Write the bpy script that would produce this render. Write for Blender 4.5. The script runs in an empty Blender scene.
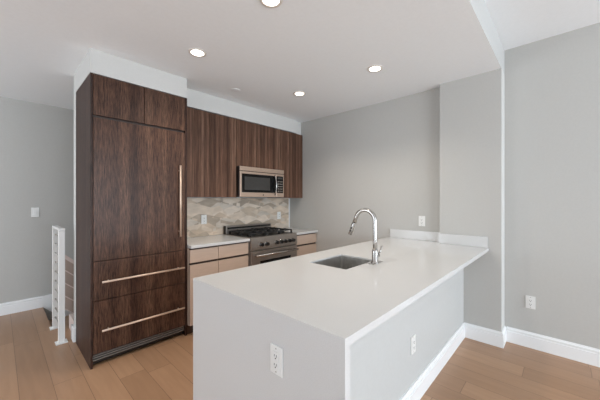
import bpy, bmesh, math, random
from mathutils import Vector, Matrix, noise
random.seed(7)
SC = bpy.context.scene
C = SC.collection
PI = math.pi

# ------------------------------------------------------------------ camera
CAM_H = 1.37
cd = bpy.data.cameras.new('camera'); cam = bpy.data.objects.new('camera', cd); C.objects.link(cam)
cd.sensor_width = 36; cd.lens = 282.4 / 600 * 36; cd.clip_start = 0.02
cam.location = (0, 0, CAM_H)
cam.rotation_euler = (PI / 2, 0, math.radians(43.11 - 90))
SC.camera = cam

# ------------------------------------------------------------------ exposure
vs = SC.view_settings
vs.view_transform = 'Standard'; vs.look = 'None'; vs.gamma = 1.0; vs.use_curve_mapping = False
vs.exposure = -0.26

# ------------------------------------------------------------------ world and daylight
w = bpy.data.worlds.new('world'); SC.world = w; w.use_nodes = True
bg = w.node_tree.nodes['Background']; bg.inputs[0].default_value = (0.75, 0.86, 1.0, 1); bg.inputs[1].default_value = 1.5

def area(name, loc, rot, sx, sy, power, col):
    l = bpy.data.lights.new(name, 'AREA'); l.shape = 'RECTANGLE'; l.size = sx; l.size_y = sy
    l.energy = power; l.color = col
    o = bpy.data.objects.new(name, l); C.objects.link(o); o.location = loc; o.rotation_euler = rot
    return o
# daylight through the windows (each lamp fills its opening); far left one is added fill
UP = math.radians(113)            # tilted up to brighten the ceiling, as light off the ground would
area('daylight_back', (0.9, -4.92, 1.35), (UP, 0, 0), 4.6, 1.9, 350, (0.82, 0.91, 1.0))
area('daylight_left', (-3.42, 0.6, 1.35), (UP, 0, -PI/2), 3.6, 1.9, 18, (0.84, 0.92, 1.0))
area('fill_left_far', (-3.42, 3.6, 1.35), (UP, 0, -PI/2), 1.6, 1.9, 74, (0.88, 0.94, 1.0))  # added lamp that brightens the dim far left area
DOWN_W = 33

# ------------------------------------------------------------------ materials
def srgb(r, g, b):
    def f(c):
        c /= 255.0
        return c / 12.92 if c <= 0.04045 else ((c + 0.055) / 1.055) ** 2.4
    return (f(r), f(g), f(b), 1)

def mat(name, col, rough=0.5, metal=0.0, coat=0.0, spec=0.5):
    m = bpy.data.materials.new(name); m.use_nodes = True
    b = m.node_tree.nodes['Principled BSDF']
    b.inputs['Base Color'].default_value = col; b.inputs['Roughness'].default_value = rough
    b.inputs['Metallic'].default_value = metal; b.inputs['Coat Weight'].default_value = coat
    b.inputs['Specular IOR Level'].default_value = spec
    return m

def nodes(m): return m.node_tree.nodes, m.node_tree.links, m.node_tree.nodes['Principled BSDF']

def speckle(m, c1, c2, scale, lo=0.35, hi=0.65, stretch=(1, 1, 1), detail=3, bump=0.0):
    N, L, b = nodes(m)
    tc = N.new('ShaderNodeTexCoord'); mp = N.new('ShaderNodeMapping'); mp.inputs['Scale'].default_value = stretch
    nz = N.new('ShaderNodeTexNoise'); nz.inputs['Scale'].default_value = scale; nz.inputs['Detail'].default_value = detail
    cr = N.new('ShaderNodeValToRGB'); e = cr.color_ramp.elements
    e[0].position = lo; e[0].color = c1; e[1].position = hi; e[1].color = c2
    L.new(tc.outputs['Object'], mp.inputs[0]); L.new(mp.outputs[0], nz.inputs['Vector'])
    L.new(nz.outputs['Fac'], cr.inputs[0]); L.new(cr.outputs[0], b.inputs['Base Color'])
    if bump:
        bp = N.new('ShaderNodeBump'); bp.inputs['Strength'].default_value = bump; bp.inputs['Distance'].default_value = 0.002
        L.new(nz.outputs['Fac'], bp.inputs['Height']); L.new(bp.outputs[0], b.inputs['Normal'])
    return m

M = {}
M['wall'] = speckle(mat('grey_wall_paint', srgb(192, 191, 187), 0.75, spec=0.3), srgb(191, 190, 186), srgb(193, 192, 188), 60)
M['white'] = speckle(mat('white_wall_paint', srgb(209, 209, 206), 0.7, spec=0.3), srgb(208, 208, 205), srgb(210, 210, 207), 60)
M['ceil'] = speckle(mat('ceiling_paint', srgb(243, 246, 248), 0.85, spec=0.2), srgb(242, 245, 247), srgb(244, 247, 249), 40)
M['trim'] = mat('trim_paint', srgb(243, 244, 244), 0.4)
M['pony'] = speckle(mat('peninsula_wall_paint', srgb(196, 197, 195), 0.6, spec=0.3), srgb(195, 196, 194), srgb(197, 198, 196), 60)
M['quartz'] = speckle(mat('white_quartz', srgb(210, 210, 209), 0.12), srgb(208, 208, 207), srgb(213, 213, 212), 220)
M['plastic'] = mat('white_plastic', srgb(232, 232, 229), 0.35)
M['slot'] = mat('dark_slot', srgb(45, 42, 40), 0.6)
M['steel'] = speckle(mat('brushed_stainless', srgb(158, 151, 145), 0.3, 0.8), srgb(150, 143, 136), srgb(168, 161, 155), 30, stretch=(1, 1, 40))
M['steel_warm'] = speckle(mat('warm_brushed_stainless', srgb(205, 182, 165), 0.32, 0.85), srgb(196, 172, 155), srgb(214, 192, 176), 30, stretch=(1, 1, 40))
M['chrome'] = mat('brushed_nickel', srgb(188, 185, 181), 0.17, 1.0)
M['sink'] = speckle(mat('sink_steel', srgb(186, 184, 180), 0.32, 0.8), srgb(176, 174, 170), srgb(196, 194, 190), 25, stretch=(30, 1, 1))
M['handle'] = mat('champagne_metal', srgb(226, 200, 180), 0.35, 0.45)
M['grille'] = mat('grille_metal', srgb(150, 146, 142), 0.4, 0.5)
M['black'] = mat('black_enamel', srgb(22, 21, 21), 0.3)
M['iron'] = mat('cast_iron', srgb(24, 24, 25), 0.55)
M['glass_black'] = mat('black_glass', srgb(10, 10, 11), 0.08, spec=0.25)
M['window_mesh'] = speckle(mat('microwave_window', srgb(52, 51, 50), 0.3), srgb(45, 44, 43), srgb(60, 59, 57), 400)
M['gap'] = mat('shadow_gap_channel', srgb(60, 48, 42), 0.6)
M['lamp_trim'] = mat('downlight_trim', srgb(225, 218, 210), 0.4)
M['base'] = speckle(mat('taupe_lacquer', srgb(208, 186, 169), 0.25), srgb(205, 183, 166), srgb(211, 189, 172), 8, stretch=(1, 1, 12))
M['toe'] = mat('dark_toe_kick', srgb(70, 52, 42), 0.5)
M['rail'] = mat('white_powder_coat', srgb(236, 235, 232), 0.4)
M['cable'] = mat('steel_cable', srgb(190, 186, 180), 0.3, 0.8)
M['beige'] = mat('beige_paint', srgb(178, 158, 146), 0.6)
M['pinkcap'] = mat('pale_painted_cap', srgb(222, 205, 198), 0.5)

def wood(name, dark, mid, light, sx, fine, rough=0.32, seed=0.0, zc=0.35, zf=0.05, lo=0.40, hi=1.75):
    m = mat(name, mid, rough, spec=0.22); N, L, b = nodes(m)
    tc = N.new('ShaderNodeTexCoord')
    mp = N.new('ShaderNodeMapping'); mp.inputs['Scale'].default_value = (sx, sx, zc); mp.inputs['Location'].default_value = (seed, seed, 0)
    n1 = N.new('ShaderNodeTexNoise'); n1.inputs['Scale'].default_value = 1.0; n1.inputs['Detail'].default_value = 5; n1.inputs['Roughness'].default_value = 0.65
    mp2 = N.new('ShaderNodeMapping'); mp2.inputs['Scale'].default_value = (fine, fine, fine * zf); mp2.inputs['Location'].default_value = (seed, 0, seed)
    n2 = N.new('ShaderNodeTexNoise'); n2.inputs['Scale'].default_value = 1.0; n2.inputs['Detail'].default_value = 4; n2.inputs['Roughness'].default_value = 0.7
    c1 = N.new('ShaderNodeValToRGB'); e = c1.color_ramp.elements
    e[0].position = 0.33; e[0].color = dark; e[1].position = 0.7; e[1].color = light
    k = e.new(0.5); k.color = mid
    c2 = N.new('ShaderNodeValToRGB'); e = c2.color_ramp.elements
    e[0].position = 0.40; e[0].color = (lo, lo * .98, lo * .96, 1); e[1].position = 0.62; e[1].color = (hi, hi, hi * .98, 1)
    mx = N.new('ShaderNodeMix'); mx.data_type = 'RGBA'; mx.blend_type = 'MULTIPLY'; mx.inputs[0].default_value = 1
    L.new(tc.outputs['Object'], mp.inputs[0]); L.new(tc.outputs['Object'], mp2.inputs[0])
    L.new(mp.outputs[0], n1.inputs['Vector']); L.new(mp2.outputs[0], n2.inputs['Vector'])
    L.new(n1.outputs['Fac'], c1.inputs[0]); L.new(n2.outputs['Fac'], c2.inputs[0])
    L.new(c1.outputs[0], mx.inputs[6]); L.new(c2.outputs[0], mx.inputs[7]); L.new(mx.outputs[2], b.inputs['Base Color'])
    return m
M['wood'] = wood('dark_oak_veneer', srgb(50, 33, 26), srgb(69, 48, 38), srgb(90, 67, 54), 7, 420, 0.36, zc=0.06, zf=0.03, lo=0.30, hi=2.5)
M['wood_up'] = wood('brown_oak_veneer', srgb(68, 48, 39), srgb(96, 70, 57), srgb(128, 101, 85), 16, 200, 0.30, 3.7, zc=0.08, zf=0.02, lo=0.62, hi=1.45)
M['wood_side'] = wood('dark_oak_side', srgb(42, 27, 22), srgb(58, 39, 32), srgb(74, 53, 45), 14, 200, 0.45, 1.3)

def floor_mat():
    m = mat('oak_planks', srgb(160, 125, 100), 0.33, spec=0.5); N, L, b = nodes(m)
    def mth(op, a, bb=None, cc=None):
        n = N.new('ShaderNodeMath'); n.operation = op
        for i, v in enumerate((a, bb, cc)):
            if v is None: continue
            if isinstance(v, (int, float)): n.inputs[i].default_value = v
            else: L.new(v, n.inputs[i])
        return n.outputs[0]
    tc = N.new('ShaderNodeTexCoord'); sp = N.new('ShaderNodeSeparateXYZ'); L.new(tc.outputs['Object'], sp.inputs[0])
    X, Y = sp.outputs[0], sp.outputs[1]
    W, LEN = 0.178, 1.22
    rx = mth('DIVIDE', mth('SUBTRACT', X, 0.10), W); row = mth('FLOOR', rx); fx = mth('FRACT', rx)
    wn = N.new('ShaderNodeTexWhiteNoise'); wn.noise_dimensions = '1D'; L.new(row, wn.inputs['W'])
    ry = mth('ADD', mth('DIVIDE', Y, LEN), mth('MULTIPLY', wn.outputs['Value'], 5.0)); seg = mth('FLOOR', ry); fy = mth('FRACT', ry)
    cv = N.new('ShaderNodeCombineXYZ'); L.new(row, cv.inputs[0]); L.new(seg, cv.inputs[1])
    w2 = N.new('ShaderNodeTexWhiteNoise'); w2.noise_dimensions = '2D'; L.new(cv.outputs[0], w2.inputs['Vector'])
    cr = N.new('ShaderNodeValToRGB'); e = cr.color_ramp.elements
    e[0].position = 0; e[0].color = srgb(164, 128, 99); e[1].position = 1; e[1].color = srgb(182, 144, 113)
    L.new(w2.outputs['Value'], cr.inputs[0])
    # grain
    cv2 = N.new('ShaderNodeCombineXYZ'); L.new(mth('MULTIPLY', X, 26.0), cv2.inputs[0]); L.new(mth('MULTIPLY', Y, 2.6), cv2.inputs[1]); L.new(mth('MULTIPLY', w2.outputs['Value'], 40.0), cv2.inputs[2])
    nz = N.new('ShaderNodeTexNoise'); nz.inputs['Scale'].default_value = 1.0; nz.inputs['Detail'].default_value = 5; nz.inputs['Distortion'].default_value = 0.6
    L.new(cv2.outputs[0], nz.inputs['Vector'])
    g = N.new('ShaderNodeValToRGB'); e = g.color_ramp.elements
    e[0].position = 0.3; e[0].color = (0.93, 0.92, 0.91, 1); e[1].position = 0.7; e[1].color = (1.04, 1.04, 1.04, 1)
    L.new(nz.outputs['Fac'], g.inputs[0])
    mx = N.new('ShaderNodeMix'); mx.data_type = 'RGBA'; mx.blend_type = 'MULTIPLY'; mx.inputs[0].default_value = 1
    L.new(cr.outputs[0], mx.inputs[6]); L.new(g.outputs[0], mx.inputs[7])
    # joints
    ex = mth('MULTIPLY', mth('MINIMUM', fx, mth('SUBTRACT', 1.0, fx)), W)
    ey = mth('MULTIPLY', mth('MINIMUM', fy, mth('SUBTRACT', 1.0, fy)), LEN)
    jd = mth('MINIMUM', ex, ey)
    j = mth('LESS_THAN', jd, 0.0014)
    mj = N.new('ShaderNodeMix'); mj.data_type = 'RGBA'; L.new(j, mj.inputs[0]); L.new(mx.outputs[2], mj.inputs[6]); mj.inputs[7].default_value = srgb(112, 84, 65)
    L.new(mj.outputs[2], b.inputs['Base Color'])
    return m
M['floor'] = floor_mat()

def splash_mat(i, c):
    a = tuple(min(1, x * 0.86) for x in c[:3]) + (1,); d = tuple(min(1, x * 1.12) for x in c[:3]) + (1,)
    return speckle(mat('stone_tile_%s' % ['pale', 'sand', 'dove', 'taupe', 'mist'][i], c, 0.3), a, d, 7, 0.3, 0.7, (1, 1, 2.5), 3)
SPL = [splash_mat(i, srgb(*c)) for i, c in enumerate([(216, 199, 180), (202, 183, 162), (206, 194, 180), (178, 163, 146), (224, 209, 192)])]

def emis(name, col, s):
    m = bpy.data.materials.new(name); m.use_nodes = True; N = m.node_tree.nodes
    N.clear(); e = N.new('ShaderNodeEmission'); o = N.new('ShaderNodeOutputMaterial')
    e.inputs[0].default_value = col; e.inputs[1].default_value = s; m.node_tree.links.new(e.outputs[0], o.inputs[0]); return m
M['bulb'] = emis('downlight_lens', (1.0, 0.93, 0.82, 1), 6.0)

def pane_mat():
    m = bpy.data.materials.new('window_glass'); m.use_nodes = True; N = m.node_tree.nodes; L = m.node_tree.links; N.clear()
    t = N.new('ShaderNodeBsdfTransparent'); g = N.new('ShaderNodeBsdfGlossy'); g.inputs['Roughness'].default_value = 0.02
    mx = N.new('ShaderNodeMixShader'); mx.inputs[0].default_value = 0.06; o = N.new('ShaderNodeOutputMaterial')
    L.new(t.outputs[0], mx.inputs[1]); L.new(g.outputs[0], mx.inputs[2]); L.new(mx.outputs[0], o.inputs[0]); return m
M['pane'] = pane_mat()

# ------------------------------------------------------------------ mesh helpers (all take world coordinates)
def box(bm, x0, x1, y0, y1, z0, z1, bev=0.0, mi=0, seg=2):
    r = bmesh.ops.create_cube(bm, size=1.0)
    vs_ = r['verts']
    for v in vs_:
        v.co = Vector(((x0 + x1) / 2 + v.co.x * (x1 - x0), (y0 + y1) / 2 + v.co.y * (y1 - y0), (z0 + z1) / 2 + v.co.z * (z1 - z0)))
    fs = set(f for v in vs_ for f in v.link_faces)
    for f in fs: f.material_index = mi
    if bev > 0:
        es = set(e for v in vs_ for e in v.link_edges)
        bmesh.ops.bevel(bm, geom=list(es), offset=bev, segments=seg, affect='EDGES', profile=0.5)

def cyl(bm, p0, p1, r0, r1=None, seg=24, mi=0):
    r1 = r0 if r1 is None else r1
    p0, p1 = Vector(p0), Vector(p1); d = p1 - p0
    q = d.to_track_quat('Z', 'Y').to_matrix().to_4x4()
    r = bmesh.ops.create_cone(bm, cap_ends=True, segments=seg, radius1=r0, radius2=r1, depth=d.length, matrix=Matrix.Translation((p0 + p1) / 2) @ q)
    for f in set(f for v in r['verts'] for f in v.link_faces): f.material_index = mi; f.smooth = len(f.verts) == 4

def tube(bm, pts, rad, seg=14, caps=True):
    pts = [Vector(p) for p in pts]; rings = []
    rads = rad if isinstance(rad, (list, tuple)) else [rad] * len(pts)
    ref = None
    for i, p in enumerate(pts):
        t = (pts[min(i + 1, len(pts) - 1)] - pts[max(i - 1, 0)]).normalized()
        if ref is None:
            ref = Vector((1, 0, 0)) if abs(t.x) < 0.9 else Vector((0, 0, 1))
        u = (ref - t * ref.dot(t)).normalized(); ref = u; v = t.cross(u)
        rings.append([bm.verts.new(p + (u * math.cos(a) + v * math.sin(a)) * rads[i]) for a in [2 * PI * k / seg for k in range(seg)]])
    for a, b in zip(rings, rings[1:]):
        for k in range(seg):
            f = bm.faces.new((a[k], a[(k + 1) % seg], b[(k + 1) % seg], b[k])); f.smooth = True
    if caps:
        bm.faces.new(rings[0][::-1]); bm.faces.new(rings[-1])

def lathe(bm, c, prof, seg=40, axis='Z'):
    rings = []
    for r, h in prof:
        rings.append([bm.verts.new(Vector(c) + Vector((r * math.cos(2 * PI * k / seg), r * math.sin(2 * PI * k / seg), h))) for k in range(seg)])
    for a, b in zip(rings, rings[1:]):
        for k in range(seg):
            f = bm.faces.new((a[k], a[(k + 1) % seg], b[(k + 1) % seg], b[k])); f.smooth = True
    bm.faces.new(rings[0][::-1]); bm.faces.new(rings[-1])

def prism(bm, poly, y0, y1, mi=0, plane='XZ', bev=0):
    """polygon extruded along the third axis"""
    def P(a, b, c):
        return {'XZ': (a, c, b), 'YZ': (c, a, b), 'XY': (a, b, c)}[plane]
    A = [bm.verts.new(P(a, b, y0)) for a, b in poly]; B = [bm.verts.new(P(a, b, y1)) for a, b in poly]
    n = len(poly); fs = [bm.faces.new(A), bm.faces.new(B[::-1])]
    for i in range(n):
        fs.append(bm.faces.new((A[i], B[i], B[(i + 1) % n], A[(i + 1) % n])))
    for f in fs: f.material_index = mi
    if bev:
        bmesh.ops.bevel(bm, geom=list(set(e for f in fs for e in f.edges)), offset=bev, segments=2, affect='EDGES')

def BM(): return bmesh.new()
ROOTLOC = {}
def link(name, bm, mats, parent=None, origin=None):
    """one mesh object; vertices given in world space are shifted to the root's origin"""
    base = Vector((0, 0, 0))
    if parent is not None: base = ROOTLOC[parent.name]
    elif origin is not None: base = Vector(origin)
    for v in bm.verts: v.co -= base
    bmesh.ops.recalc_face_normals(bm, faces=bm.faces)
    me = bpy.data.meshes.new(name); bm.to_mesh(me); bm.free()
    for m in (mats if isinstance(mats, (list, tuple)) else [mats]): me.materials.append(m)
    o = bpy.data.objects.new(name, me); C.objects.link(o)
    if parent is not None: o.parent = parent
    elif origin is not None: o.location = base
    ROOTLOC[o.name] = base
    return o

def thing(name, label, cat, loc, group=None):
    o = bpy.data.objects.new(name, None); C.objects.link(o); o.location = loc; o.empty_display_size = 0.05
    o['label'] = label; o['category'] = cat
    if group: o['group'] = group
    ROOTLOC[o.name] = Vector(loc); return o

def tag(o, label, cat, group=None, kind=None):
    o['label'] = label; o['category'] = cat
    if group: o['group'] = group
    if kind: o['kind'] = kind
    return o

def struct(name, bm, m, origin=None):
    o = link(name, bm, m, None, origin); o['kind'] = 'structure'; return o

def bx(name, m, parent, *a, **k):
    b = BM(); box(b, *a, **k); return link(name, b, m, parent)

# ------------------------------------------------------------------ the setting
HC, HH = 2.596, 2.83              # kitchen ceiling, higher ceiling
XL, YB = -3.5, -5.0               # left and back walls of the open room
XR, XK, XC = 3.38, 3.29, 3.20     # right wall, kitchen side wall, column face
YW, YE, YF = 3.33, 3.55, 4.88     # kitchen back wall face, its stair side, far wall

b = BM()
box(b, XL - .15, XR + .2, YB - .15, 3.55, -0.2, 0)
box(b, XL - .15, 0.515, 3.55, 3.99, -0.2, 0)
box(b, XL - .15, 0.39, 3.99, 5.03, -0.2, 0)
struct('floor', b, M['floor'])

b = BM(); box(b, XL - .15, XR + .25, 0.427, 5.03, HC, HC + .3); o = struct('ceiling', b, [M['ceil'], M['pony']])
for f in o.data.polygons:
    if f.normal.y < -0.9: f.material_index = 1  # edge facing the windows coloured darker to tone down the light on it
b = BM(); box(b, XL - .15, XR + .25, YB - .15, 0.427, HH, HH + .1); struct('ceiling_high', b, M['ceil'])
# right wall of the living area, the chase beside the kitchen, the kitchen side wall
b = BM(); box(b, XR, XR + .2, YB - .15, 0.427, 0, HH); struct('wall_right', b, M['wall'])
b = BM(); box(b, XC, XR + .2, 0.427, 0.965, 0, HC); o = struct('wall_column', b, [M['wall'], M['white']])
for f in o.data.polygons:
    if f.normal.y < -0.9: f.material_index = 1  # same column, lighter colour here stands for the light on this side
b = BM(); box(b, XK, XR + .2, 0.965, YE, 0, HC); struct('wall_kitchen_side', b, M['wall'])
b = BM(); box(b, 1.20, XK, YW, YE, 0, HC); box(b, 0.51, 1.20, 3.425, YE, 0, HC)
struct('wall_kitchen_back', b, M['white'])
b = BM(); box(b, XL - .15, 3.4, YF, 5.03, -2.4, HC); struct('wall_far', b, M['wall'])
b = BM(); box(b, 2.6, 2.75, YE, YF, -2.4, HC); struct('wall_stairwell_end', b, M['wall'])
b = BM(); box(b, 0.39, 3.4, YE - .1, YE, -2.4, -0.2); box(b, 0.29, 0.39, YE - .1, YF, -2.4, -0.2); struct('wall_stairwell_side', b, M['beige'])
b = BM(); box(b, 0.29, 2.75, YE - .1, 5.03, -2.5, -2.4); struct('floor_stairwell', b, M['floor'])
# soffits over the tall unit and the wall cabinets
b = BM(); box(b, 0.506, 1.305, 2.79, 3.425, 2.402, HC); box(b, 1.305, 3.16, 3.022, YW, 2.402, HC); box(b, 3.16, XK, 3.06, YW, 2.402, HC)
struct('trim_soffit', b, M['white'])

def wall_with_windows(name, axis, c0, c1, u0, u1, z1, openings):
    """wall slab between c0..c1 on the given axis with rectangular openings (ua, ub, za, zb)"""
    b = BM()
    def bb(ua, ub, za, zb):
        if axis == 'Y': box(b, ua, ub, c0, c1, za, zb)
        else: box(b, c0, c1, ua, ub, za, zb)
    cur = u0
    for ua, ub, za, zb in openings:
        bb(cur, ua, 0, z1); bb(ua, ub, 0, za); bb(ua, ub, zb, z1); cur = ub
    bb(cur, u1, 0, z1)
    return struct(name, b, M['wall'])
back_op = [(-1.4, 0.8, 0.25, 2.45), (1.0, 3.2, 0.25, 2.45)]
left_op = [(-1.3, 0.4, 0.25, 2.45), (0.7, 2.4, 0.25, 2.45), (2.8, 4.4, 0.25, 2.45)]  # last opening is an added, unseen window to light the far end
wall_with_windows('wall_back', 'Y', YB - .15, YB, XL - .15, XR + .2, HH, back_op)
wall_with_windows('wall_left', 'X', XL - .15, XL, YB, YF, HC, left_op)
n = 0
for axis, ops in (('Y', back_op), ('X', left_op)):
    for ua, ub, za, zb in ops:
        n += 1
        c = (YB if axis == 'Y' else XL) - .08
        b = BM()
        def fb(p0, p1, q0, q1):
            if axis == 'Y': box(b, p0, p1, c - .03, c + .03, q0, q1)
            else: box(b, c - .03, c + .03, p0, p1, q0, q1)
        t = .06
        fb(ua, ua + t, za, zb); fb(ub - t, ub, za, zb); fb(ua + t, ub - t, za, za + t); fb(ua + t, ub - t, zb - t, zb)
        um = (ua + ub) / 2; fb(um - .025, um + .025, za + t, zb - t)
        fr = struct('window_%d' % n, b, M['trim'])
        b = BM()
        if axis == 'Y': box(b, ua + t, ub - t, c - .004, c + .004, za + t, zb - t)
        else: box(b, c - .004, c + .004, ua + t, ub - t, za + t, zb - t)
        link('pane', b, M['pane'], fr)

# baseboards: a moulded profile swept along a wall; prof = (distance from the wall, height)
PROF = [(0, 0), (.017, 0), (.017, .104), (.011, .106), (.011, .111), (.0155, .114), (.0155, .128), (.009, .136), (.009, .142), (0, .142)]
def baseboard(name, p, q, nrm):
    """straight run from p to q (x, y), nrm points into the room"""
    b = BM(); A = []; B_ = []
    for d, z in PROF:
        A.append(b.verts.new((p[0] + nrm[0] * d, p[1] + nrm[1] * d, z))); B_.append(b.verts.new((q[0] + nrm[0] * d, q[1] + nrm[1] * d, z)))
    b.faces.new(A); b.faces.new(B_[::-1]); k = len(PROF)
    for i in range(k): b.faces.new((A[i], B_[i], B_[(i + 1) % k], A[(i + 1) % k]))
    return struct(name, b, M['trim'])
baseboard('baseboard_right', (XR, YB), (XR, 0.41), (-1, 0))
baseboard('baseboard_column_return', (XC - .017, 0.427), (XR, 0.427), (0, -1))
baseboard('baseboard_column', (XC, 0.427), (XC, 0.735), (-1, 0))
baseboard('baseboard_peninsula', (0.808, 0.74), (XC - .018, 0.74), (0, -1))
baseboard('baseboard_far', (XL, YF), (0.39, YF), (0, -1))
baseboard('baseboard_back', (XL, YB), (XR, YB), (0, 1))
baseboard('baseboard_left', (XL, YB + .02), (XL, YF - .02), (1, 0))
# skirt that follows the stairs down
b = BM(); prism(b, [(.39, 0), (.39, .142), (.50, .142), (2.55, -1.55), (2.55, -2.2)], YF - .016, YF); struct('trim_stair_skirt', b, M['trim'])
# curb of the stairwell behind the tall unit
b = BM(); box(b, .517, .60, 3.56, 3.875, 0, .15, .004); struct('trim_stair_curb', b, M['pinkcap'])
b = BM(); box(b, .49, .51, 3.44, 3.56, 0, .142, .003); struct('baseboard_wall_end', b, M['trim'])

# stairs going down
st = thing('staircase', 'wooden stairs going down behind the white cable railing', 'stairs', (0.39, 4.4, -0.2))
for i in range(7):
    x0 = .392 + .27 * i; z = -.18 * (i + 1)
    bx('tread', M['floor'], st, x0, x0 + .30, 3.56, 4.86, z - .03, z, bev=.004)
    bx('riser', M['trim'], st, x0, x0 + .015, 3.56, 4.86, z - .18, z - .03)

# pony wall behind the peninsula cabinets
b = BM(); box(b, 0.807, XC, 0.74, 0.86, 0, 0.884); struct('wall_peninsula', b, M['pony'])

# ------------------------------------------------------------------ tall refrigerator unit
YFR = 2.79
t = thing('panelled_refrigerator', 'tall dark wood panelled refrigerator with long pale metal handles', 'refrigerator', (0.91, 3.1, 0))
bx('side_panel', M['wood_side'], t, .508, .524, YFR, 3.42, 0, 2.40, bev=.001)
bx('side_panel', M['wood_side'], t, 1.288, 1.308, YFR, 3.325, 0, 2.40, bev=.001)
bx('carcass', M['gap'], t, .525, 1.287, YFR + .03, 3.32, .13, 2.395)
def door(name, x0, x1, z0, z1):
    return bx(name, M['wood'], t, x0, x1, YFR + .002, YFR + .026, z0, z1, bev=.0015)
door('cabinet_door', .527, .907, 2.066, 2.396); door('cabinet_door', .911, 1.285, 2.066, 2.396)
d1 = door('refrigerator_door', .527, 1.285, .868, 2.045)
d2 = door('freezer_drawer', .527, 1.285, .543, .863)
d3 = door('freezer_drawer', .527, 1.285, .110, .538)
def bar(parent, p, q, posts):
    b = BM(); cyl(b, p, q, .0085, seg=16)
    for s in posts: cyl(b, s, (s[0], YFR + .004, s[2]), .006, seg=12)
    o = link('handle', b, M['handle'], parent); o['label'] = 'long pale metal bar handle'; return o
yh = YFR - .035
bar(d1, (1.225, yh, 1.01), (1.225, yh, 1.71), [(1.225, yh, 1.06), (1.225, yh, 1.66)])
bar(d2, (.58, yh, .697), (1.265, yh, .697), [(.63, yh, .697), (1.215, yh, .697)])
bar(d3, (.58, yh, .298), (1.265, yh, .298), [(.63, yh, .298), (1.215, yh, .298)])
b = BM(); box(b, .525, 1.286, YFR + .035, YFR + .04, .02, .128, mi=1)
for k in range(3):
    z = .052 + k * .019
    box(b, .526, 1.285, YFR + .016, YFR + .034, z, z + .007, .001, mi=0)
link('vent_grille', b, [M['grille'], M['black']], t)

# ------------------------------------------------------------------ base cabinets and worktops on the back wall
YC = 2.736
def base_unit(label, x0, x1, doors):
    t = thing('base_cabinet', label, 'cabinet', ((x0 + x1) / 2, 3.0, 0), 'taupe base cabinets along the back wall')
    ca = bx('carcass', [M['base'], M['gap']], t, x0, x1, YC + .022, 3.32, .10, .88)
    for f in ca.data.polygons:
        if f.normal.y < -0.9: f.material_index = 1
    bx('toe_kick', M['toe'], t, x0, x1, YC + .07, YC + .085, 0, .10)
    w_ = (x1 - x0) / doors
    for k in range(doors):
        a, c = x0 + k * w_ + .0015, x0 + (k + 1) * w_ - .0015
        bx('drawer_front', M['base'], t, a, c, YC, YC + .02, .735, .866, bev=.0012)
        bx('door', M['base'], t, a, c, YC, YC + .02, .105, .712, bev=.0012)
    return t
base_unit('taupe base cabinet directly right of the tall refrigerator', 1.312, 1.630, 1)
base_unit('taupe base cabinet directly left of the range', 1.632, 2.030, 1)
base_unit('taupe base cabinet in the corner right of the range', 2.828, 3.288, 1)
b = BM(); box(b, 1.312, 2.034, 2.710, 3.326, .884, .914, .002); o = link('worktop', b, M['quartz'], None, (1.67, 3, .884))
tag(o, 'white stone worktop between the refrigerator and the range', 'worktop', 'back wall worktops')
b = BM(); box(b, 2.826, 3.288, 2.710, 3.326, .884, .914, .002); o = link('worktop', b, M['quartz'], None, (3.05, 3, .884))
tag(o, 'short white stone worktop right of the range', 'worktop', 'back wall worktops')

# wavy stone backsplash: overlapping humps of five stone tones, each a thin relief slab
b = BM(); bx0, bx1, bz0, bz1 = 1.312, 3.272, .916, 1.398
box(b, bx0, bx1, YW - .006, YW, bz0, bz1, mi=2)
rnd = random.Random(12); rows = 8; rh = (bz1 - bz0) / (rows - .5)
for r in range(rows, -1, -1):
    zb = bz0 + (r - 1) * rh
    yy = YW - .008 - (rows - r) * .0007
    x = bx0 - rnd.random() * .4
    while x < bx1:
        wd = rnd.uniform(.30, .60); hh = rh * rnd.uniform(.8, 1.6); pk = rnd.uniform(.2, .8); mi = rnd.randrange(5)
        top = []; N_ = 22
        for i in range(N_ + 1):
            u = i / N_; s = u / pk if u < pk else (1 - u) / (1 - pk)
            s = .5 * s + .5 * s * s * (3 - 2 * s)
            top.append((x + u * wd, zb + rh * .35 + hh * s))
        poly = [(max(bx0, min(bx1, px)), max(bz0, min(bz1, pz))) for px, pz in top]
        zlow = max(bz0, zb - rh * .5)
        cols = [(px, pz) for px, pz in poly]
        for (ax, az), (cx, cz) in zip(cols, cols[1:]):
            if cx - ax < 1e-5: continue
            if az <= zlow + 1e-4 and cz <= zlow + 1e-4: continue
            az = max(az, zlow + 2e-4); cz = max(cz, zlow + 2e-4)
            v = [b.verts.new(p) for p in ((ax, yy, zlow), (cx, yy, zlow), (cx, yy - .0012, cz), (ax, yy - .0012, az))]
            w_ = [b.verts.new((p.co.x, YW - .005, p.co.z)) for p in v]
            for f in ((v[0], v[1], v[2], v[3]), (v[3], v[2], w_[2], w_[3])):
                f = b.faces.new(f); f.material_index = mi
        x += wd * rnd.uniform(.45, .8)
sp = link('backsplash', b, SPL, None, (2.3, YW, .916))
tag(sp, 'wavy beige and grey stone tile backsplash behind the range', 'backsplash')
bb_ = BM(); box(bb_, 3.272, 3.288, YW - .018, YW, .916, 1.398, .001); e1 = link('edge_trim', bb_, M['trim'], sp)
bb_ = BM(); box(bb_, 1.3125, 1.322, YW - .020, YW - .017, .916, 1.398, .0005); link('edge_trim', bb_, M['trim'], sp)

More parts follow.
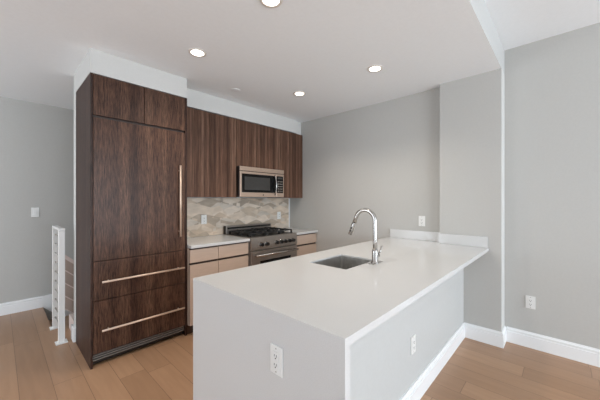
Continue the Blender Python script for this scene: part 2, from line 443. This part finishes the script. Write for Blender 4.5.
# ------------------------------------------------------------------ wall cabinets
YU = 3.022
def wall_unit(label, x0, x1, z0, doors):
    t = thing('wall_cabinet', label, 'cabinet', ((x0 + x1) / 2, 3.17, z0), 'dark wood wall cabinets')
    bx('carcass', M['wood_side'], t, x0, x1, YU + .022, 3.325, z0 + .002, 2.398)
    w_ = (x1 - x0) / doors
    for k in range(doors):
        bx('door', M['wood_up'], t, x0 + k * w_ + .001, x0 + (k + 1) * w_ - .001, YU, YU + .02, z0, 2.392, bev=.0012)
    return t
wall_unit('tall dark wood wall cabinet left of the microwave', 1.312, 2.054, 1.402, 2)
wall_unit('shorter dark wood wall cabinet above the microwave', 2.056, 2.816, 1.80, 2)
wall_unit('tall dark wood wall cabinet in the corner right of the microwave', 2.818, 3.288, 1.402, 1)

# ------------------------------------------------------------------ microwave
YM = 2.95
t = thing('microwave', 'stainless over-the-range microwave hung below the dark wall cabinet', 'microwave', (2.436, 3.12, 1.405))
bx('body', M['black'], t, 2.058, 2.814, YM + .022, 3.30, 1.407, 1.797, bev=.003)
bx('vent_panel', M['steel_warm'], t, 2.060, 2.812, YM, YM + .021, 1.742, 1.796, bev=.002)
dr = BM(); box(dr, 2.060, 2.664, YM, YM + .021, 1.41, 1.734, .002); dr = link('door', dr, M['steel_warm'], t)
bx('door_glass', M['glass_black'], dr, 2.085, 2.655, YM - .003, YM, 1.468, 1.705, bev=.001)
bx('window', M['window_mesh'], dr, 2.125, 2.545, YM - .0045, YM - .0032, 1.50, 1.668)
cp = bx('control_panel', M['steel_warm'], t, 2.668, 2.812, YM, YM + .021, 1.41, 1.734, bev=.002)
bx('keypad', M['glass_black'], cp, 2.672, 2.795, YM - .003, YM, 1.468, 1.705, bev=.001)
b = BM()
for i in range(3):
    for j in range(5):
        box(b, 2.69 + i * .034, 2.712 + i * .034, YM - .0042, YM - .0032, 1.485 + j * .034, 1.500 + j * .034)
link('buttons', b, M['steel'], cp)
bx('display', M['window_mesh'], cp, 2.69, 2.78, YM - .0045, YM - .0032, 1.665, 1.69)
b = BM(); pts = []
for i in range(13):
    u = i / 12; pts.append((2.632 + .0 * u, YM - .012 - .03 * math.sin(PI * u), 1.44 + .27 * u))
tube(b, pts, .009, 12)
cyl(b, pts[0], (2.632, YM, pts[0][2]), .008); cyl(b, pts[-1], (2.632, YM, pts[-1][2]), .008)
link('handle', b, M['chrome'], dr)
b = BM(); cyl(b, (2.43, YM - .0025, 1.437), (2.43, YM + .001, 1.437), .009, seg=20); link('badge', b, M['slot'], dr)

# ------------------------------------------------------------------ gas range
YR = 2.70; rx0, rx1 = 2.040, 2.820
t = thing('gas_range', 'stainless gas range with black grates and round control knobs', 'range', (2.43, 3.0, 0))
bx('body', M['steel'], t, rx0, rx1, YR + .03, 3.30, .12, .90, bev=.003)
bx('cooktop', M['steel'], t, rx0, rx1, YR + .005, 3.30, .901, .918, bev=.003)
cp = BM(); prism(cp, [(YR - .01, .765), (YR - .01, .80), (YR + .0, .912), (YR + .028, .912), (YR + .028, .765)], rx0, rx1, plane='YZ', bev=.002)
cp = link('control_panel', cp, M['steel'], t)
for x in (2.185, 2.272, 2.435, 2.512, 2.585, 2.658, 2.730):
    b = BM(); z = .828; y0 = YR - .006
    cyl(b, (x, y0 + .004, z), (x, y0 - .008, z), .030, .029, 24, 1)
    cyl(b, (x, y0 - .008, z), (x, y0 - .036, z), .024, .021, 20, 0)
    box(b, x - .004, x + .004, y0 - .041, y0 - .010, z - .019, z + .019, .001, 0)
    link('knob', b, [M['black'], M['chrome']], cp)
od = BM(); box(od, rx0 + .004, rx1 - .004, YR - .008, YR + .028, .24, .755, .004); od = link('oven_door', od, M['steel'], t)
bx('oven_window', M['glass_black'], od, rx0 + .13, rx1 - .13, YR - .011, YR - .008, .36, .63, bev=.001)
b = BM(); cyl(b, (rx0 + .04, YR - .06, .705), (rx1 - .04, YR - .06, .705), .014, seg=20)
for x in (rx0 + .06, rx1 - .06): cyl(b, (x, YR - .06, .705), (x, YR - .005, .705), .011, seg=16)
link('handle', b, M['chrome'], od)
bx('storage_drawer', M['steel'], t, rx0 + .004, rx1 - .004, YR - .004, YR + .028, .125, .232, bev=.003)
for x in (rx0 + .05, rx1 - .05):
    for y in (YR + .08, 3.25):
        b = BM(); cyl(b, (x, y, 0), (x, y, .12), .02, seg=16); link('foot', b, M['black'], t)
bg_ = BM(); box(bg_, rx0, rx1, 3.235, 3.30, .918, 1.028, .003); bg_ = link('backguard', bg_, M['steel'], t)
bx('vent_slot', M['black'], bg_, rx0 + .02, rx1 - .02, 3.232, 3.2355, .985, 1.008)
bx('vent_slot', M['black'], bg_, rx0 - .001, rx0 + .012, 3.24, 3.295, .919, 1.027)
cpan = bx('burner_pan', M['black'], t, rx0 + .03, rx1 - .03, YR + .06, 3.215, .917, .922, bev=.001)
bys = (2.88, 3.10)
for x in (2.165, 2.43, 2.695):
    for y in bys:
        b = BM(); lathe(b, (x, y, .922), [(.045, 0), (.045, .008), (.036, .012), (.036, .02), (.030, .024)], 24)
        link('burner', b, M['iron'], t)
for k in range(3):
    gx0 = rx0 + .035 + k * .238; gx1 = gx0 + .232; gy0, gy1 = YR + .065, 3.21; zt = .966
    b = BM(); s = .007
    for y in (gy0, (gy0 + gy1) / 2, gy1): box(b, gx0, gx1, y - s, y + s, zt - .014, zt, .002)
    for x in (gx0 + s, gx1 - s): box(b, x - s, x + s, gy0, gy1, zt - .014, zt, .002)
    xm = (gx0 + gx1) / 2
    for y in bys:
        for a in range(4):
            an = a * PI / 2
            dx, dy = math.cos(an), math.sin(an)
            x1_, y1_ = xm + dx * .105, y + dy * .105
            x2_, y2_ = xm + dx * .03, y + dy * .03
            box(b, min(x1_, x2_) - s * .8 * (abs(dy) > .5), max(x1_, x2_) + s * .8 * (abs(dy) > .5),
                min(y1_, y2_) - s * .8 * (abs(dx) > .5), max(y1_, y2_) + s * .8 * (abs(dx) > .5), zt - .012, zt + .008, .002)
    for x in (gx0 + s, gx1 - s):
        for y in (gy0, (gy0 + gy1) / 2, gy1): box(b, x - s, x + s, y - s, y + s, .922, zt - .01)
    link('grate', b, M['iron'], t)

# ------------------------------------------------------------------ peninsula
t = thing('peninsula_cabinet', 'peninsula base cabinet under the white stone worktop, facing the kitchen', 'cabinet', (2.0, 1.2, 0))
b = BM()
SX0, SX1, SY0, SY1 = 1.556, 1.965, 1.045, 1.366
box(b, .809, SX0 - .03, .862, 1.535, .10, .882); box(b, SX1 + .03, XK - .003, .968, 1.535, .10, .882)
box(b, SX0 - .03, SX1 + .03, .862, 1.535, .10, .66)
link('carcass', b, M['base'], t)
bx('toe_kick', M['toe'], t, .809, XK - .003, 1.46, 1.475, 0, .10)
for k in range(5):
    a = .811 + k * .495; c = a + .491
    bx('door', M['base'], t, a, min(c, XK - .004), 1.537, 1.557, .105, .862, bev=.0012)

pen = thing('peninsula_worktop', 'large white stone peninsula worktop with a waterfall end panel', 'worktop', (2.0, 1.05, 0))
b = BM(); z0, z1 = .884, .914; x0, x1 = .777, XK - .002; y0, y1 = .525, 1.582
xs = [x0, SX0, SX1, XC - .002, x1]; ys = [y0, .967, SY0, SY1, y1]
V = {}
def vv(i, j, k):
    if (i, j, k) not in V: V[(i, j, k)] = b.verts.new((xs[i] + (.03 if i == 0 and k == 0 else 0), ys[j], (z0, z1)[k]))   # mitred at the waterfall end
    return V[(i, j, k)]
cells = {(i, j) for i in range(4) for j in range(4)} - {(1, 2), (3, 0)}
for i, j in cells:
    b.faces.new((vv(i, j, 1), vv(i + 1, j, 1), vv(i + 1, j + 1, 1), vv(i, j + 1, 1)))
    b.faces.new((vv(i, j, 0), vv(i, j + 1, 0), vv(i + 1, j + 1, 0), vv(i + 1, j, 0)))
    for (di, dj), (p, q) in {(-1, 0): ((i, j), (i, j + 1)), (1, 0): ((i + 1, j), (i + 1, j + 1)), (0, -1): ((i, j), (i + 1, j)), (0, 1): ((i, j + 1), (i + 1, j + 1))}.items():
        if (i + di, j + dj) not in cells:
            b.faces.new((vv(*p, 0), vv(*q, 0), vv(*q, 1), vv(*p, 1)))
slab = link('slab', b, M['quartz'], pen)
b = BM(); prism(b, [(.777, 0), (.807, 0), (.807, .884), (.777, .914)], .525, 1.582); link('waterfall_panel', b, M['quartz'], pen)
bx('upstand', M['quartz'], pen, XC - .022, XC - .002, .532, .968, .9145, 1.018, bev=.0015)
bx('upstand', M['quartz'], pen, XK - .022, XK - .002, .969, 1.553, .9145, 1.018, bev=.0015)

# sink: thin-walled bowl under the cut-out
b = BM(); tck = .004; zb = .70; zt = .9035
def ringpts(x0, x1, y0, y1, z, r, n=5):
    pts = []
    for cx, cy, a0 in ((x1 - r, y1 - r, 0), (x0 + r, y1 - r, PI / 2), (x0 + r, y0 + r, PI), (x1 - r, y0 + r, 1.5 * PI)):
        for k in range(n + 1):
            a = a0 + k * PI / 2 / n; pts.append((cx + r * math.cos(a), cy + r * math.sin(a), z))
    return pts
o_ = -.003
rings = [ringpts(SX0 - o_, SX1 + o_, SY0 - o_, SY1 + o_, zt, .018),
         ringpts(SX0 - o_, SX1 + o_, SY0 - o_, SY1 + o_, zb + .02, .018), ringpts(SX0 + .012, SX1 - .012, SY0 + .012, SY1 - .012, zb + .003, .018),
         ringpts((SX0 + SX1) / 2 - .04, (SX0 + SX1) / 2 + .04, (SY0 + SY1) / 2 - .04, (SY0 + SY1) / 2 + .04, zb, .0395)]
R_ = [[b.verts.new(p) for p in r] for r in rings]
for A, B_ in zip(R_, R_[1:]):
    for k in range(len(A)):
        f = b.faces.new((A[k], A[(k + 1) % len(A)], B_[(k + 1) % len(A)], B_[k])); f.smooth = False
b.faces.new(R_[-1])
sk = thing('sink', 'stainless undermount sink set into the peninsula worktop', 'sink', ((SX0 + SX1) / 2, (SY0 + SY1) / 2, .70))
bowl = link('bowl', b, M['sink'], sk)
so = bowl.modifiers.new('thick', 'SOLIDIFY'); so.thickness = .0015; so.offset = 0
b = BM(); lathe(b, ((SX0 + SX1) / 2, (SY0 + SY1) / 2, zb + .001), [(.038, 0), (.038, .003), (.028, .003), (.02, .0015)], 28); link('drain', b, M['chrome'], sk)

# faucet
fx, fy, fz = 1.868, 1.003, .9145
fa = thing('kitchen_faucet', 'brushed nickel gooseneck faucet standing behind the sink', 'faucet', (fx, fy, fz))
b = BM(); lathe(b, (fx, fy, fz), [(.029, 0), (.029, .004), (.026, .008), (.0225, .012), (.0225, .085), (.020, .092), (.0165, .10)], 32); link('base', b, M['chrome'], fa)
b = BM(); pts = [(fx, fy, fz + .08), (fx, fy, fz + .15), (fx, fy, fz + .30)]
R0 = .080
for k in range(1, 17):
    a = PI - k * (PI * 0.905) / 16
    pts.append((fx, fy + R0 + R0 * math.cos(a), fz + .30 + R0 * math.sin(a)))
lp = Vector(pts[-1]); dv = (lp - Vector(pts[-2])).normalized()
pts.append(tuple(lp + dv * .045))
tube(b, pts, .0155, 18); link('spout', b, M['chrome'], fa)
b = BM(); s0 = lp + dv * .045
tube(b, [s0, s0 + dv * .004, s0 + dv * .03, s0 + dv * .095, s0 + dv * .10], [.0145, .0162, .0165, .017, .0155], 18)
sh = link('spray_head', b, M['chrome'], fa)
b = BM()
side = Vector((-1, 0, 0)); 
for q in (.045, .068):
    p = s0 + dv * q + side * .015; cyl(b, p, p + side * .006, .007, seg=14)
link('buttons', b, M['slot'], sh)
b = BM(); cyl(b, (fx, fy, fz + .05), (fx + .042, fy - .006, fz + .05), .013, .013, 18)
tube(b, [(fx + .036, fy - .005, fz + .052), (fx + .05, fy - .015, fz + .075), (fx + .056, fy - .024, fz + .12)], [.007, .0065, .005], 12)
link('lever', b, M['chrome'], fa)
b = BM(); box(b, fx - .075, fx + .075, fy - .024, fy + .026, fz - .0003, fz + .003, .001); link('deck_plate', b, M['chrome'], fa)

# ------------------------------------------------------------------ outlets and switch
def outlet_proto():
    t = thing('wall_outlet', 'x', 'outlet', (0, 0, 0), 'white duplex wall outlets')
    # faces -Y, centre at the origin
    b = BM(); box(b, -.036, .036, -.006, 0, -.058, .058, .002); link('cover_plate', b, M['plastic'], t)
    b = BM(); box(b, -.017, .017, -.009, -.006, -.035, .035, .0015)
    rc = link('receptacle', b, M['plastic'], t)
    for s in (-1, 1):
        b = BM()
        for dx in (-.0065, .0065): box(b, dx - .0012, dx + .0012, -.0097, -.0089, s * .018 - .003, s * .018 + .006)
        cyl(b, (0, -.0097, s * .018 - .009), (0, -.0089, s * .018 - .009), .003, seg=12)
        link('socket', b, M['slot'], rc)
        b = BM(); cyl(b, (0, -.0068, s * .047), (0, -.0058, s * .047), .003, seg=12); link('screw', b, M['steel'], t)
    return t
def copy_tree(o, parent=None):
    c = o.copy(); C.objects.link(c)
    if parent is not None: c.parent = parent
    for ch in list(o.children): copy_tree(ch, c)
    return c
spots = [((.7765, .855, .719), -PI / 2, 'white outlet on the waterfall end panel of the peninsula', 1),
         ((1.893, .7395, .405), 0, 'white outlet low on the peninsula wall under the worktop overhang', 1),
         ((XR - .0005, .230, .420), -PI / 2, 'white outlet low on the right grey wall above the baseboard', 1),
         ((XK - .0005, 1.181, 1.130), -PI / 2, 'white outlet on grey wall above the peninsula upstand', 1),
         ((1.767, YW - .0190, 1.125), 0, 'white outlet on the stone backsplash left of the range', 1),
         ((3.045, YW - .0190, 1.125), 0, 'white outlet on the stone backsplash right of the range', 1)]
pr = outlet_proto()
for i, (p, rz, lab, s) in enumerate(spots):
    o = pr if i == 0 else copy_tree(pr)
    o.location = p; o.rotation_euler = (0, 0, rz); o['label'] = lab
t = thing('light_switch', 'white light switch on the far grey wall at left', 'switch', (.318, YF - .0005, 1.215))
bx('cover_plate', M['plastic'], t, .282, .354, YF - .007, YF - .0005, 1.155, 1.275, bev=.002)
bx('rocker', M['plastic'], t, .302, .334, YF - .011, YF - .007, 1.182, 1.248, bev=.002)

# ------------------------------------------------------------------ recessed downlights
def downlight():
    t = thing('recessed_downlight', 'x', 'ceiling light', (0, 0, 0), 'round recessed ceiling downlights')
    b = BM(); seg = 40
    prof = [(.052, -.001), (.052, -.005), (.058, -.007), (.070, -.005), (.072, 0), (.052, 0)]
    rs = [[b.verts.new((r * math.cos(2 * PI * k / seg), r * math.sin(2 * PI * k / seg), z)) for k in range(seg)] for r, z in prof]
    for A, B_ in zip(rs, rs[1:] + rs[:1]):
        for k in range(seg):
            f = b.faces.new((A[k], A[(k + 1) % seg], B_[(k + 1) % seg], B_[k])); f.smooth = True
    link('trim_ring', b, M['lamp_trim'], t)
    b = BM(); cyl(b, (0, 0, -.0035), (0, 0, -.0005), .0515, seg=40); link('lens', b, M['bulb'], t)
    return t
dl = [((1.140, 1.31), 'recessed ceiling light at the top edge, nearest of the four'), ((1.131, 2.226), 'recessed ceiling light in front of the tall refrigerator'),
      ((2.369, 2.226), 'recessed ceiling light in front of the range and microwave'), ((2.400, 1.289), 'recessed ceiling light above the peninsula worktop and sink')]
pr = downlight()
for i, ((x, y), lab) in enumerate(dl):
    o = pr if i == 0 else copy_tree(pr)
    o.location = (x, y, HC); o['label'] = lab
    l = bpy.data.lights.new('downlight_beam', 'SPOT'); l.energy = DOWN_W; l.spot_size = math.radians(130); l.spot_blend = 0.7
    l.color = (1.0, 0.89, 0.76); l.shadow_soft_size = .05
    lo = bpy.data.objects.new('downlight_beam', l); C.objects.link(lo); lo.location = (x, y, HC - .02)
b = BM(); lathe(b, (1.81, 2.672, HC), [(.050, 0), (.050, -.003), (.046, -.004), (.01, -.005)][::-1], 32)
tag(link('sprinkler_cover', b, M['ceil'], None, (1.81, 2.672, HC)), 'small round flat cover on the ceiling above the wall cabinets', 'sprinkler cover')

# ------------------------------------------------------------------ cable railing at the stairs
t = thing('cable_railing', 'white metal cable railing with two posts at the top of the stairs', 'railing', (.42, 3.75, 0))
PA, PB = (.415, 3.53), (.418, 3.985)
for px, py in (PA, PB):
    p = BM(); box(p, px - .024, px + .024, py - .024, py + .024, .008, 1.075, .003); p = link('post', p, M['rail'], t)
    b = BM(); box(b, px - .045, px + .045, py - .045, py + .045, 0, .009, .002); link('base_plate', b, M['rail'], p)
bx('top_rail', M['rail'], t, .394, .440, 3.51, 4.01, 1.076, 1.098, bev=.003)
for k in range(10):
    z = .12 + k * .098
    b = BM(); cyl(b, (PA[0], PA[1] + .024, z), (PB[0], PB[1] - .024, z), .0032, seg=8)
    for yy, s in ((PA[1] + .024, 1), (PB[1] - .024, -1)): cyl(b, (PA[0], yy, z), (PA[0], yy + s * .045, z), .008, .005, 10)
    link('cable', b, M['cable'], t)
# descending guard of the stairs
t = thing('stair_guard', 'descending stair guard with beige panel and pale cap beside refrigerator wall', 'railing', (.7, 3.93, 0))
def slope(x): return .80 - (x - .47) * .92
def strip(name, m, o0, o1, ya, yb):
    b = BM(); prism(b, [(.445, slope(.445) + o0), (1.6, slope(1.6) + o0), (1.6, slope(1.6) + o1), (.445, slope(.445) + o1)], ya, yb); return link(name, b, m, t)
strip('cap_rail', M['pinkcap'], -.045, 0, 3.90, 3.96)
strip('panel', M['beige'], -.58, -.046, 3.925, 3.94)
for k in range(4): strip('cable', M['pinkcap'], -.175 - .138 * k, -.162 - .138 * k, 3.912, 3.922)
